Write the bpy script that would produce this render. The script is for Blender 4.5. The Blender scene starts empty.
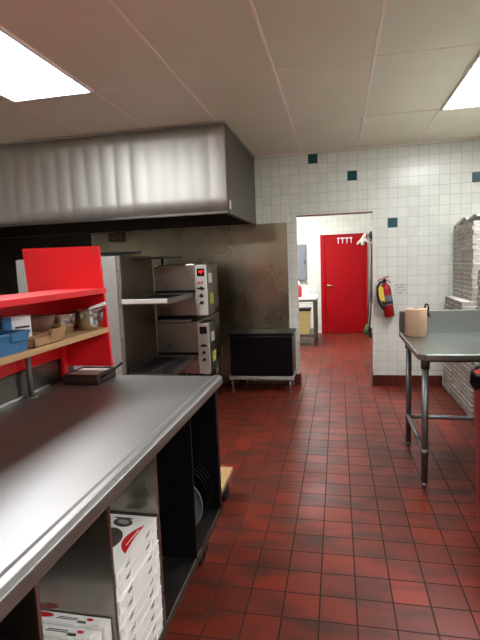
import bpy, bmesh, math, random
from mathutils import Vector, Matrix
random.seed(7)
S = bpy.context.scene
C = S.collection
PI = math.pi

# ------------------------------------------------------------------ helpers
class MB:
    """Collects shapes (world coordinates) and links them as ONE mesh object."""
    def __init__(self):
        self.bm = bmesh.new()
        self.mats = []
    def _mi(self, m):
        if m is None: return 0
        if m not in self.mats: self.mats.append(m)
        return self.mats.index(m)
    def box(self, x0, x1, y0, y1, z0, z1, bev=0.0, m=None, seg=2):
        t = bmesh.new()
        bmesh.ops.create_cube(t, size=1.0)
        for v in t.verts:
            v.co = Vector((x0 + (v.co.x + .5) * (x1 - x0), y0 + (v.co.y + .5) * (y1 - y0), z0 + (v.co.z + .5) * (z1 - z0)))
        if bev > 0:
            bmesh.ops.bevel(t, geom=t.edges[:], offset=bev, segments=seg, affect='EDGES', profile=.5)
        self._merge(t, m)
        return self
    def _merge(self, t, m=None, smooth=False, mat=None):
        i = self._mi(m)
        vm = {}
        for v in t.verts:
            co = mat @ v.co if mat else v.co
            vm[v] = self.bm.verts.new(co)
        for f in t.faces:
            try:
                nf = self.bm.faces.new([vm[v] for v in f.verts])
                nf.material_index = i
                nf.smooth = smooth or f.smooth
            except ValueError:
                pass
        t.free()
    def obox(self, mat, sx, sy, sz, bev=0, m=None):
        t = bmesh.new()
        bmesh.ops.create_cube(t, size=1.0)
        for v in t.verts: v.co = Vector((v.co.x * sx, v.co.y * sy, v.co.z * sz))
        if bev > 0: bmesh.ops.bevel(t, geom=t.edges[:], offset=bev, segments=2, affect='EDGES', profile=.5)
        self._merge(t, m, mat=mat)
        return self
    def cyl(self, p0, p1, r0, r1=None, n=20, m=None, cap=True):
        r1 = r0 if r1 is None else r1
        p0, p1 = Vector(p0), Vector(p1)
        d = p1 - p0
        q = d.to_track_quat('Z', 'Y')
        i = self._mi(m)
        a = [self.bm.verts.new(p0 + q @ Vector((r0 * math.cos(2 * PI * k / n), r0 * math.sin(2 * PI * k / n), 0))) for k in range(n)]
        b = [self.bm.verts.new(p1 + q @ Vector((r1 * math.cos(2 * PI * k / n), r1 * math.sin(2 * PI * k / n), 0))) for k in range(n)]
        for k in range(n):
            f = self.bm.faces.new([a[k], a[(k + 1) % n], b[(k + 1) % n], b[k]]); f.smooth = True; f.material_index = i
        if cap:
            for ring, rev in ((a, True), (b, False)):
                f = self.bm.faces.new(list(reversed(ring)) if rev else ring); f.material_index = i
        return self
    def tube(self, pts, r, n=10, m=None, radii=None):
        pts = [Vector(p) for p in pts]
        i = self._mi(m)
        rings = []
        up = Vector((0.13, 0.31, 0.94)).normalized()
        for k, p in enumerate(pts):
            a = pts[max(k - 1, 0)]; b = pts[min(k + 1, len(pts) - 1)]
            d = (b - a).normalized()
            x = d.cross(up)
            if x.length < 1e-3: x = d.cross(Vector((1, 0, 0)))
            x.normalize(); y = d.cross(x).normalized()
            rr = radii[k] if radii else r
            rings.append([self.bm.verts.new(p + x * rr * math.cos(2 * PI * j / n) + y * rr * math.sin(2 * PI * j / n)) for j in range(n)])
        for a, b in zip(rings, rings[1:]):
            for j in range(n):
                f = self.bm.faces.new([a[j], a[(j + 1) % n], b[(j + 1) % n], b[j]]); f.smooth = True; f.material_index = i
        for ring in (rings[0], rings[-1]):
            f = self.bm.faces.new(ring); f.material_index = i
        return self
    def lathe(self, prof, c, n=32, m=None, axis=None):
        """prof: (radius, height) from bottom to top; axis: optional matrix instead of c."""
        i = self._mi(m)
        M = axis if axis else Matrix.Translation(Vector(c))
        rings = []
        for r, h in prof:
            if r < 1e-6: rings.append([self.bm.verts.new(M @ Vector((0, 0, h)))])
            else: rings.append([self.bm.verts.new(M @ Vector((r * math.cos(2 * PI * k / n), r * math.sin(2 * PI * k / n), h))) for k in range(n)])
        for a, b in zip(rings, rings[1:]):
            for k in range(n):
                vs = [a[k % len(a)], a[(k + 1) % len(a)], b[(k + 1) % len(b)], b[k % len(b)]]
                vs = list(dict.fromkeys(vs))
                if len(vs) > 2:
                    f = self.bm.faces.new(vs); f.smooth = True; f.material_index = i
        return self
    def prism(self, poly, fn, d0, d1, m=None):
        """poly of (u,v); fn(u,v,d) -> point; extruded d0..d1"""
        i = self._mi(m)
        a = [self.bm.verts.new(fn(u, v, d0)) for u, v in poly]
        b = [self.bm.verts.new(fn(u, v, d1)) for u, v in poly]
        n = len(poly)
        fs = [self.bm.faces.new(a), self.bm.faces.new(list(reversed(b)))]
        for k in range(n):
            fs.append(self.bm.faces.new([a[k], b[k], b[(k + 1) % n], a[(k + 1) % n]]))
        for f in fs: f.material_index = i
        return self
    def build(self, name, mat=None, parent=None, label=None):
        bmesh.ops.recalc_face_normals(self.bm, faces=self.bm.faces[:])
        if parent is not None:
            off = world_loc(parent)
            for v in self.bm.verts: v.co -= off
        me = bpy.data.meshes.new(name)
        self.bm.to_mesh(me); self.bm.free()
        ms = self.mats if self.mats else [mat]
        if self.mats and mat is not None and mat not in ms: pass
        for m in ms: me.materials.append(m)
        o = bpy.data.objects.new(name, me)
        C.objects.link(o)
        if parent is not None: o.parent = parent
        if label: o['label'] = label
        return o

def world_loc(o):
    v = Vector(o.location)
    while o.parent is not None:
        o = o.parent; v += Vector(o.location)
    return v

def tag(o, label=None, cat=None, group=None, kind=None):
    if label: o['label'] = label
    if cat: o['category'] = cat
    if group: o['group'] = group
    if kind: o['kind'] = kind
    return o

def thing(name, loc, label, cat, group=None):
    o = bpy.data.objects.new(name, None)
    C.objects.link(o)
    o.location = loc; o.empty_display_size = .05
    return tag(o, label, cat, group)

def dup(o, parent=None):
    c = o.copy(); C.objects.link(c)
    if parent is not None: c.parent = parent
    for ch in list(o.children): dup(ch, c)
    return c

def solo(mb, name, mat, base, label, cat, group=None):
    """a thing that is one mesh, its origin at its base"""
    for v in mb.bm.verts: v.co -= Vector(base)
    o = mb.build(name, mat)
    o.location = base
    return tag(o, label, cat, group)

# ------------------------------------------------------------------ materials
def lin(c):
    return tuple(((x / 255) / 12.92 if x / 255 <= .04045 else ((x / 255 + .055) / 1.055) ** 2.4) for x in c) + (1,)

def mat(name, col, rough=.5, metal=0.0, noise=0, nscale=8, bump=0, bscale=200, stretch=(1, 1, 1), rvar=0, coat=0, spec=None, trans=0, alpha=None):
    m = bpy.data.materials.new(name); m.use_nodes = True
    nt = m.node_tree; b = nt.nodes['Principled BSDF']
    c = lin(col)
    b.inputs['Base Color'].default_value = c
    b.inputs['Roughness'].default_value = rough
    b.inputs['Metallic'].default_value = metal
    if coat: b.inputs['Coat Weight'].default_value = coat
    if spec is not None: b.inputs['Specular IOR Level'].default_value = spec
    if trans: b.inputs['Transmission Weight'].default_value = trans
    geo = nt.nodes.new('ShaderNodeTexCoord')
    mp = nt.nodes.new('ShaderNodeMapping'); mp.inputs['Scale'].default_value = stretch
    nt.links.new(geo.outputs['Object'], mp.inputs['Vector'])
    n = nt.nodes.new('ShaderNodeTexNoise'); n.inputs['Scale'].default_value = nscale; n.inputs['Detail'].default_value = 5
    nt.links.new(mp.outputs[0], n.inputs['Vector'])
    if noise:
        mx = nt.nodes.new('ShaderNodeMix'); mx.data_type = 'RGBA'
        mx.inputs['A'].default_value = tuple(x * (1 - noise) for x in c[:3]) + (1,)
        mx.inputs['B'].default_value = tuple(min(1, x * (1 + noise)) for x in c[:3]) + (1,)
        cr = nt.nodes.new('ShaderNodeMapRange'); cr.inputs['From Min'].default_value = .2; cr.inputs['From Max'].default_value = .8
        nt.links.new(n.outputs['Fac'], cr.inputs['Value'])
        nt.links.new(cr.outputs[0], mx.inputs['Factor'])
        nt.links.new(mx.outputs['Result'], b.inputs['Base Color'])
    if rvar:
        mr = nt.nodes.new('ShaderNodeMapRange'); mr.inputs['From Min'].default_value = .2; mr.inputs['From Max'].default_value = .8
        mr.inputs['To Min'].default_value = max(.03, rough - rvar); mr.inputs['To Max'].default_value = rough + rvar
        nt.links.new(n.outputs['Fac'], mr.inputs['Value'])
        nt.links.new(mr.outputs[0], b.inputs['Roughness'])
    if bump:
        n2 = nt.nodes.new('ShaderNodeTexNoise'); n2.inputs['Scale'].default_value = bscale; n2.inputs['Detail'].default_value = 3
        nt.links.new(mp.outputs[0], n2.inputs['Vector'])
        bp = nt.nodes.new('ShaderNodeBump'); bp.inputs['Strength'].default_value = bump; bp.inputs['Distance'].default_value = .002
        nt.links.new(n2.outputs['Fac'], bp.inputs['Height'])
        nt.links.new(bp.outputs[0], b.inputs['Normal'])
    return m

def emit(name, col, strength):
    m = bpy.data.materials.new(name); m.use_nodes = True
    b = m.node_tree.nodes['Principled BSDF']
    b.inputs['Base Color'].default_value = lin(col)
    b.inputs['Emission Color'].default_value = lin(col)
    b.inputs['Emission Strength'].default_value = strength
    return m

def tile_mat(name, axes, pitch, off, c1, c2, grout, gsize, rough, bias=0.0, blotch=None, bump=.35, vary=.12):
    """square tiles laid in world metres; axes like 'XZ'; off = a grout crossing"""
    m = bpy.data.materials.new(name); m.use_nodes = True
    nt = m.node_tree; b = nt.nodes['Principled BSDF']; L = nt.links.new
    g = nt.nodes.new('ShaderNodeNewGeometry')
    sp = nt.nodes.new('ShaderNodeSeparateXYZ'); L(g.outputs['Position'], sp.inputs[0])
    cb = nt.nodes.new('ShaderNodeCombineXYZ')
    for k in range(2):
        ad = nt.nodes.new('ShaderNodeMath'); ad.operation = 'SUBTRACT'
        L(sp.outputs[axes[k]], ad.inputs[0]); ad.inputs[1].default_value = off[k] - 60 * pitch
        L(ad.outputs[0], cb.inputs[k])
    br = nt.nodes.new('ShaderNodeTexBrick')
    br.offset = 0; br.squash = 1; br.offset_frequency = 1
    br.inputs['Scale'].default_value = 1
    br.inputs['Brick Width'].default_value = pitch; br.inputs['Row Height'].default_value = pitch
    br.inputs['Mortar Size'].default_value = gsize; br.inputs['Mortar Smooth'].default_value = .15
    br.inputs['Bias'].default_value = bias
    br.inputs['Color1'].default_value = lin(c1); br.inputs['Color2'].default_value = lin(c2); br.inputs['Mortar'].default_value = lin(grout)
    L(cb.outputs[0], br.inputs['Vector'])
    out = br.outputs['Color']
    n = nt.nodes.new('ShaderNodeTexNoise'); n.inputs['Scale'].default_value = 3.0; n.inputs['Detail'].default_value = 6
    L(g.outputs['Position'], n.inputs['Vector'])
    if blotch:
        col, lo, hi, amt, sc = blotch
        mp = nt.nodes.new('ShaderNodeMapping'); mp.inputs['Scale'].default_value = sc
        L(g.outputs['Position'], mp.inputs['Vector'])
        n3 = nt.nodes.new('ShaderNodeTexNoise'); n3.inputs['Scale'].default_value = 1; n3.inputs['Detail'].default_value = 4
        L(mp.outputs[0], n3.inputs['Vector'])
        mr = nt.nodes.new('ShaderNodeMapRange'); mr.inputs['From Min'].default_value = lo; mr.inputs['From Max'].default_value = hi
        mr.inputs['To Max'].default_value = amt
        L(n3.outputs['Fac'], mr.inputs['Value'])
        mx = nt.nodes.new('ShaderNodeMix'); mx.data_type = 'RGBA'
        L(mr.outputs[0], mx.inputs['Factor']); L(out, mx.inputs['A']); mx.inputs['B'].default_value = lin(col)
        out = mx.outputs['Result']
    L(out, b.inputs['Base Color'])
    r = nt.nodes.new('ShaderNodeMapRange'); r.inputs['From Min'].default_value = .3; r.inputs['From Max'].default_value = .7
    r.inputs['To Min'].default_value = rough - vary; r.inputs['To Max'].default_value = rough + vary
    L(n.outputs['Fac'], r.inputs['Value'])
    ra = nt.nodes.new('ShaderNodeMath'); ra.operation = 'MAXIMUM'
    rm = nt.nodes.new('ShaderNodeMath'); rm.operation = 'MULTIPLY'; rm.inputs[1].default_value = .85
    L(br.outputs['Fac'], rm.inputs[0]); L(r.outputs[0], ra.inputs[0]); L(rm.outputs[0], ra.inputs[1])
    L(ra.outputs[0], b.inputs['Roughness'])
    bp = nt.nodes.new('ShaderNodeBump'); bp.inputs['Strength'].default_value = bump; bp.inputs['Distance'].default_value = .003; bp.invert = True
    L(br.outputs['Fac'], bp.inputs['Height']); L(bp.outputs[0], b.inputs['Normal'])
    return m

TP = .106
WT = dict(pitch=TP, c1=(226, 228, 219), c2=(219, 221, 212), grout=(182, 186, 178), gsize=.0024, rough=.22)
M = {
 'tile_far': tile_mat('white_wall_tile', 'XZ', off=(.1697 - TP / 2, 2.351 - TP / 2), **WT),
 'tile_side': tile_mat('white_wall_tile_side', 'YZ', off=(5.474, 2.351 - TP / 2), **WT),
 'quarry': tile_mat('red_quarry_tile', 'XY', .151, (.0587, 2.063), (140, 48, 28), (104, 40, 27), (44, 20, 15), .0036, .40,
                    blotch=((58, 38, 30), .46, .68, .8, (3.2, 9, 1)), bump=.5, vary=.08),
 'cove': tile_mat('quarry_cove_base', 'XZ', .151, (.036, 0.125), (96, 34, 26), (78, 30, 24), (50, 22, 18), .004, .4),
 'cove_side': tile_mat('quarry_cove_base_side', 'YZ', .151, (2.045, 0.125), (96, 34, 26), (78, 30, 24), (50, 22, 18), .004, .4),
 'ceil': mat('ceiling_panel', (224, 221, 200), .42, noise=.04, nscale=2),
 'ceil_strip': mat('ceiling_joint_strip', (244, 230, 218), .4),
 'teal': mat('teal_tile', (22, 74, 78), .15),
 'steel': mat('brushed_steel', (190, 190, 186), .36, 1, noise=.05, nscale=5, rvar=.03),
 'steel_table': mat('table_steel', (152, 157, 152), .32, 1, noise=.08, nscale=4, rvar=.04),
 'steel_bowl': mat('polished_bowl_steel', (206, 204, 198), .2, 1),
 'steel_top': mat('worktop_steel', (162, 162, 160), .45, 1, noise=.07, nscale=3.5, bump=.12, bscale=3, stretch=(1, 1, 1), rvar=.05),
 'steel_hood': mat('hood_steel', (196, 195, 190), .56, 1, noise=.03, nscale=3, stretch=(6, 6, .7), rvar=.02),
 'steel_wall': mat('stained_wall_steel', (160, 153, 134), .28, 1, noise=.14, nscale=1.6, stretch=(2.2, 1, 1), rvar=.05, bump=.04, bscale=9),
 'shaded_steel': mat('shaded_wall_steel', (64, 57, 50), .5, .7, noise=.4, nscale=2.5, rvar=.1),  # wall steel made darker: shade under the hood put into its colour
 'brown_steel': mat('browned_steel', (104, 92, 80), .42, 1, noise=.25, nscale=4, rvar=.08),
 'steel_oven': mat('oven_steel', (164, 158, 150), .3, 1, noise=.2, nscale=4, rvar=.07),
 'steel_dark': mat('dull_dark_steel', (112, 106, 100), .42, 1, noise=.2, nscale=5, rvar=.08),
 'steel_grey': mat('satin_grey_steel', (176, 176, 172), .48, .55, noise=.06, nscale=4, rvar=.06),
 'galv': mat('galvanised_pipe', (132, 134, 134), .4, .9, noise=.15, nscale=18, rvar=.06),
 'black_metal': mat('black_metal', (13, 13, 14), .42, .0, noise=.3, nscale=10, spec=.3),
 'black_vinyl': mat('black_vinyl', (6, 6, 7), .35, noise=.3, nscale=6, bump=.2, bscale=20, spec=.25),
 'black_rubber': mat('black_rubber', (14, 14, 14), .6, noise=.2, nscale=20),
 'red': mat('red_laminate', (240, 28, 40), .38, noise=.05, nscale=4, rvar=.06),
 'red_paint': mat('red_door_paint', (158, 2, 14), .45, spec=.2, noise=.06, nscale=3, bump=.05, bscale=12, rvar=.05),
 'red_plastic': mat('red_plastic', (176, 14, 26), .35, noise=.08, nscale=6),
 'red_ext': mat('extinguisher_red', (158, 10, 20), .28, noise=.04),
 'wood': mat('pale_plywood', (196, 158, 112), .55, noise=.16, nscale=7, stretch=(8, 1, 8), bump=.1, bscale=40),
 'wood_dark': mat('dark_scorched_wood', (58, 34, 28), .5, noise=.3, nscale=8, stretch=(1, 6, 6)),
 'cardboard': mat('brown_cardboard', (172, 132, 94), .8, noise=.08, nscale=12),
 'kraft': mat('kraft_paper', (192, 160, 132), .8, noise=.05, nscale=20, stretch=(1, 1, 12), bump=.1, bscale=60),
 'white_card': mat('white_box_card', (244, 243, 238), .6, noise=.02, nscale=10),
 'corrugated': mat('corrugated_box_side', (176, 170, 160), .85, noise=.22, nscale=30),
 'raw_card': mat('box_card_edges', (168, 160, 150), .8, noise=.12, nscale=14),
 'white': mat('white_plastic', (232, 232, 228), .4, noise=.03),
 'print_red': mat('red_print', (206, 24, 34), .45, noise=.1, nscale=30),
 'print_dark': mat('brown_picture_print', (82, 70, 62), .5, noise=.5, nscale=26),
 'print_black': mat('dark_ink_print', (50, 46, 46), .6, noise=.1),
 'blue': mat('translucent_blue_plastic', (66, 128, 178), .3, noise=.1, nscale=6, trans=.25),
 'blue_print': mat('blue_print', (40, 110, 170), .5, noise=.1),
 'brown_bowl': mat('brown_plastic', (122, 88, 76), .45, noise=.12),
 'pinkish': mat('pale_film_bag', (196, 178, 180), .35, noise=.15, nscale=10, bump=.5, bscale=30),
 'grey_paint': mat('grey_enamel', (112, 118, 124), .45, noise=.06),
 'yellow_bin': mat('cream_plastic', (206, 190, 130), .45, noise=.08, nscale=5),
 'yellow': mat('yellow_label', (224, 196, 70), .5, noise=.1),
 'lime': mat('lime_sticker', (176, 178, 60), .6, noise=.05),
 'panel_white': mat('control_panel_face', (196, 194, 186), .4, noise=.06),
 'display': mat('dark_display', (20, 10, 12), .2, noise=.2),
 'led': emit('red_led_digits', (230, 30, 40), 1.2),
 'cloth_dark': mat('dark_cloth', (38, 38, 42), .9, noise=.2, nscale=9),
 'cloth_white': mat('white_cloth', (232, 230, 224), .85, noise=.06),
 'green': mat('green_mop_yarn', (86, 132, 80), .9, noise=.3, nscale=40),
 'brass': mat('brass_satin', (196, 176, 130), .35, 1, noise=.05),
 'lamp': emit('ceiling_light_diffuser', (250, 252, 255), 9.0),
 'lamp_passage': emit('passage_light_diffuser', (250, 252, 255), 19.0),
 'frame_white': mat('light_frame_white', (230, 228, 224), .4, noise=.02),
}

def struct(mb, name, mt, parent=None):
    o = mb.build(name, mt, parent)
    o['kind'] = 'structure'
    return o

# ------------------------------------------------------------------ dimensions
WF, CZ = 5.474, 2.64            # far wall plane, ceiling height
XL, XR, YN = -4.4, 1.62, -2.4   # room
DX0, DX1, DZ = -.4535, .386, 1.955
PY, PX0, PX1 = 9.47, -1.9, .68  # passage room behind the doorway

# ------------------------------------------------------------------ setting
struct(MB().box(XL - .1, XR + .1, YN - .1, PY + .1, -.1, 0), 'floor', M['quarry'])
struct(MB().box(XL - .1, XR + .1, YN - .1, WF + .06, CZ, CZ + .1), 'ceiling', M['ceil'])
struct(MB().box(PX0 - .1, PX1 + .1, WF + .06, PY + .1, CZ, CZ + .1), 'ceiling_passage', M['ceil'])
w = MB()
w.box(XL - .1, DX0, WF, WF + .12, 0, CZ)
w.box(DX1, XR + .1, WF, WF + .12, 0, CZ)
w.box(DX0, DX1, WF, WF + .12, DZ, CZ)
wall_far = struct(w, 'wall_far', M['tile_far'])
for tx, tz in ((.1697 - 4 * TP, 2.351 + 2 * TP), (.1697, 2.351), (.1697 + 4 * TP, 2.351 - 5 * TP), (.1697 + 12 * TP, 2.351 - TP)):
    h = TP / 2 - .002
    struct(MB().box(tx - h, tx + h, WF - .0015, WF + .002, tz - h, tz + h, .001), 'accent_tile', M['teal'], wall_far)
struct(MB().box(XR, XR + .1, YN, WF, 0, CZ), 'wall_right', M['tile_side'])
struct(MB().box(XL - .1, XL, YN, WF, 0, CZ), 'wall_left', M['tile_side'])
struct(MB().box(XL - .1, XR + .1, YN - .1, YN, 0, CZ), 'wall_near', mat('beige_wall_paint', (176, 166, 150), .6, noise=.04))
struct(MB().box(PX0, PX1, PY, PY + .1, 0, CZ), 'wall_passage_far', M['tile_far'])
struct(MB().box(PX0 - .1, PX0, WF + .12, PY + .1, 0, CZ), 'wall_passage_left', M['tile_side'])
struct(MB().box(PX1, PX1 + .1, WF + .12, PY + .1, 0, CZ), 'wall_passage_right', M['tile_side'])
# quarry tile cove base
struct(MB().box(DX1 - .006, 1.12, WF - .014, WF, 0, .122, .004).box(DX1 - .012, DX1, WF - .014, WF + .13, 0, .122, .003), 'baseboard_far_right', M['cove'])
struct(MB().box(-.60, DX0 + .006, WF - .014, WF, 0, .122, .004).box(DX0, DX0 + .012, WF - .014, WF + .13, 0, .122, .003), 'baseboard_far_left', M['cove'])
struct(MB().box(XR - .014, XR, YN, WF, 0, .122, .004), 'baseboard_right', M['cove_side'])
# reddish steel lintel strip over the doorway
struct(MB().box(DX0, DX1, WF + .001, WF + .11, DZ - .008, DZ, .001), 'trim_1', mat('lintel_edge', (150, 96, 84), .6, noise=.1))
# ceiling joints
st = MB()
xs = [-.3786 + .6133 * k for k in range(-6, 4)]
ys = [3.11 + 1.22 * k for k in range(-4, 2)]
for x in xs: st.box(x - .009, x + .009, YN, WF, CZ - .003, CZ + .001, .001)
for y in ys: st.box(XL, XR, y - .007, y + .007, CZ - .0025, CZ + .001, .001)
struct(st, 'trim_2', M['ceil_strip'])
struct(MB().box(-.95, XR, WF - .012, WF, CZ - .012, CZ, .002), 'trim_3', M['ceil_strip'])

# ------------------------------------------------------------------ ceiling lights
def troffer(x0, x1, y0, y1, label, lamp='lamp'):
    t = thing('ceiling_light', ((x0 + x1) / 2, (y0 + y1) / 2, CZ), label, 'light', 'flush ceiling light panels')
    f = MB()
    e = .018
    f.box(x0, x0 + e, y0, y1, CZ - .012, CZ, .002).box(x1 - e, x1, y0, y1, CZ - .012, CZ, .002)
    f.box(x0 + e, x1 - e, y0, y0 + e, CZ - .012, CZ, .002).box(x0 + e, x1 - e, y1 - e, y1, CZ - .012, CZ, .002)
    f.build('frame', M['frame_white'], t)
    MB().box(x0 + e, x1 - e, y0 + e, y1 - e, CZ - .007, CZ, .001).build('diffuser', M[lamp], t)
    return t
X0 = [-.373 + .6133 * k for k in range(-8, 6)]
troffer(-2.2185, -1.605, 1.89, 3.11, 'glowing white ceiling light panel at upper left above the steel counter')
troffer(.848, 1.461, 3.11, 4.33, 'glowing white ceiling light panel at upper right above the steel table')
troffer(.848, 1.461, -.55, .67, 'added unseen ceiling light panel behind the camera on the right', 'lamp')  # unseen lamp, added to light the room from behind the view
troffer(-2.2185, -1.605, -1.77, -.55, 'added unseen ceiling light panel behind the camera on the left', 'lamp')  # second unseen lamp, added for more room light
troffer(-1.13, -.52, 7.2, 8.4, 'white ceiling light panel of the room beyond the doorway', 'lamp_passage')

# ------------------------------------------------------------------ red door in the passage room
d = MB().box(-.236, .505, PY - .045, PY - .002, .008, 1.895, .004)
door = struct(d, 'door_1', M['red_paint'])
fr = MB()
fr.box(-.325, -.24, PY - .06, PY, 0, 1.93, .004).box(.51, .56, PY - .06, PY, 0, 1.93, .004).box(-.24, .51, PY - .06, PY, 1.9, 1.93, .004)
struct(fr, 'door_frame', M['red_paint'], door)
struct(MB().lathe([(.0, 0), (.028, 0), (.028, .008), (.012, .012), (.012, .03), (0, .03)], None, 20, axis=Matrix.Translation((-.195, PY - .045, .95)) @ Matrix.Rotation(PI / 2, 4, 'X'))
       .tube([(-.195, PY - .08, .95), (-.15, PY - .082, .95), (-.09, PY - .078, .945)], .011), 'door_handle', M['brass'], door)
# hook rack hung over the door top
hk = thing('hook_rack', (.135, PY - .05, 1.80), 'small white four hook rack near the top of the red door', 'hook rack')
MB().box(0, .28, PY - .053, PY - .046, 1.845, 1.86, .002).build('rail', M['white'], hk)
for k in range(4):
    x = .02 + k * .08
    MB().tube([(x, PY - .052, 1.855), (x, PY - .058, 1.79), (x, PY - .075, 1.755), (x, PY - .09, 1.77)], .009, 8).box(x - .018, x + .018, PY - .06, PY - .046, 1.84, 1.865, .003).build('hook', M['white'], hk)

# ------------------------------------------------------------------ passage room contents
t = thing('work_table', (-.8, 8.45, 0), 'steel work table with white top in the room beyond the doorway', 'table')
MB().box(-1.35, -.355, 7.98, 8.78, .79, .82, .004).build('table_top', M['white'], t)
MB().box(-1.33, -.37, 7.99, 8.77, .76, .79, .003).build('top_rail', M['steel_dark'], t)
for x, y in ((-.39, 8.02), (-.39, 8.74), (-1.31, 8.02), (-1.31, 8.74)):
    MB().box(x - .022, x + .022, y - .022, y + .022, 0, .76, .004).build('leg', M['steel_dark'], t)
MB().box(-1.33, -.37, 7.99, 8.77, .165, .20, .004).build('undershelf', M['steel_dark'], t)
b = thing('storage_bin', (-.60, 8.2, .2), 'cream plastic bin with dark rim on the shelf under the table beyond the doorway', 'bin')
sh = MB()
for k, (x, y, z) in enumerate([]): pass
def tapered_bin(mb, cx, cy, z0, z1, bx, by, tx, ty, wall=.006):
    def ring(hx, hy, z): return [(cx - hx, cy - hy, z), (cx + hx, cy - hy, z), (cx + hx, cy + hy, z), (cx - hx, cy + hy, z)]
    R = [ring(bx, by, z0), ring(tx, ty, z1), ring(tx - wall, ty - wall, z1), ring(bx - wall, by - wall, z0 + wall)]
    vs = [[mb.bm.verts.new(p) for p in r] for r in R]
    mb.bm.faces.new(vs[0]); mb.bm.faces.new(vs[3])
    for a, c in ((0, 1), (1, 2), (2, 3)):
        for k in range(4): mb.bm.faces.new([vs[a][k], vs[a][(k + 1) % 4], vs[c][(k + 1) % 4], vs[c][k]])
    return mb
tapered_bin(MB(), -.60, 8.2, .2, .60, .11, .15, .13, .17).build('body', M['yellow_bin'], b)
MB().box(-.74, -.46, 8.02, 8.38, .60, .63, .006).build('lid', M['black_metal'], b)
bt = thing('squeeze_bottle', (-.665, 8.25, .82), 'red bottle with white cap standing on the table beyond the doorway', 'bottle')
MB().lathe([(0, 0), (.045, 0), (.05, .02), (.05, .16), (.03, .20), (.02, .21), (0, .21)], (-.665, 8.25, .82), 20).build('body', M['red_plastic'], bt)
MB().lathe([(.022, .21), (.022, .235), (.008, .28), (0, .28)], (-.665, 8.25, .82), 16).build('screw_cap', M['white'], bt)
jr = thing('jar', (-.55, 8.3, .82), 'white round jar beside the red bottle on the far table', 'jar')
MB().lathe([(0, 0), (.05, 0), (.055, .01), (.055, .14), (.045, .16), (0, .16)], (-.55, 8.3, .82), 20).build('body', M['white'], jr)
MB().lathe([(.05, .16), (.05, .19), (0, .192)], (-.55, 8.3, .82), 20).build('lid', M['white'], jr)
eb = thing('electrical_panel', (-.73, PY - .06, 1.065), 'grey electrical panel on the white tiled wall left of red door', 'electrical panel')
MB().box(-.86, -.60, PY - .09, PY, 1.065, 1.765, .006).build('box', M['grey_paint'], eb)
MB().box(-.845, -.615, PY - .10, PY - .09, 1.08, 1.75, .004).build('door', M['grey_paint'], eb)
MB().box(-.645, -.625, PY - .112, PY - .10, 1.38, 1.46, .003).build('latch', M['black_metal'], eb)
# wall things on the right of the passage
ap = thing('apron', (.6, 8.8, 1.2), 'dark grey apron hanging on the right wall beyond the doorway', 'apron')
pl = MB()
N = 14
pts = []
for i in range(N + 1):
    v = i / N
    z = 1.70 - 1.05 * v
    row = []
    for j in range(13):
        u = j / 12
        wd = .05 + .13 * min(1, v * 2.2)
        y = 8.8 + (u - .5) * 2 * wd
        x = .635 - .055 * (math.sin(u * PI) * .8 + .25 * math.sin(u * 15) * v) - .01
        row.append(pl.bm.verts.new((x, y, z)))
    pts.append(row)
for i in range(N):
    for j in range(12):
        f = pl.bm.faces.new([pts[i][j], pts[i][j + 1], pts[i + 1][j + 1], pts[i + 1][j]]); f.smooth = True
o = pl.build('cloth', M['cloth_dark'], ap)
md = o.modifiers.new('thick', 'SOLIDIFY'); md.thickness = .012
MB().tube([(.68, 8.8, 1.70), (.62, 8.8, 1.69), (.605, 8.8, 1.73)], .008).build('hook', M['steel_dark'], ap)
cp = thing('hat', (.62, 8.9, 1.86), 'black cap hung high on the right wall beyond the doorway', 'hat')
MB().lathe([(.085, 0), (.085, .03), (.07, .08), (.035, .105), (0, .11)], None, 20, axis=Matrix.Translation((.665, 8.9, 1.86)) @ Matrix.Rotation(-PI / 2, 4, 'Y')).build('crown', M['cloth_dark'], cp)
MB().box(.585, .665, 8.82, 8.98, 1.755, 1.78, .008).build('brim', M['cloth_dark'], cp)
gl = MB()
gl.tube([(0.530, 9.385, 1.93), (0.500, 9.385, 1.86), (0.470, 9.385, 1.80), (0.475, 9.385, 1.70)], .03, 10, radii=[.018, .035, .05, .03])
gl.tube([(0.470, 9.385, 1.80), (0.410, 9.385, 1.77), (0.370, 9.385, 1.72)], .02, 8, radii=[.035, .025, .018])
gl.tube([(0.500, 9.385, 1.84), (0.550, 9.385, 1.78), (0.590, 9.385, 1.74)], .02, 8, radii=[.03, .025, .02])
solo(gl, 'rag', M['cloth_white'], (0.500, 9.385, 1.8), 'white rag hanging beside the top right corner of the red door', 'rag')
mo = thing('mop', (.54, 9.3, 0), 'mop with green yarn head standing beside the red door', 'mop')
MB().cyl((.545, 9.3, .16), (.655, 9.36, 1.5), .013, n=12).build('handle', M['galv'], mo)
mh = MB()
for k in range(26):
    a = random.uniform(0, 2 * PI); r = random.uniform(.02, .075)
    mh.tube([(.545, 9.3, .20), (.545 + r * .6 * math.cos(a), 9.3 + r * .6 * math.sin(a), .11), (.545 + r * math.cos(a), 9.3 + r * math.sin(a), .012)], .014, 6)
mh.build('yarn_head', M['green'], mo)
br = thing('broom', (.57, 9.0, 0), 'grey handled broom leaning on the right wall beyond the doorway', 'broom')
MB().cyl((.57, 9.0, .16), (.655, 9.05, 1.40), .014, n=12).build('handle', M['steel_dark'], br)
MB().box(.545, .60, 8.88, 9.12, .11, .17, .008).build('block', M['black_metal'], br)
MB().prism([(-.14, .11), (.14, .11), (.16, .002), (-.16, .002)], lambda u, v, d: (d, 9.0 + u * .85, v), .55, .595).build('bristles', M['black_rubber'], br)

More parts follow.
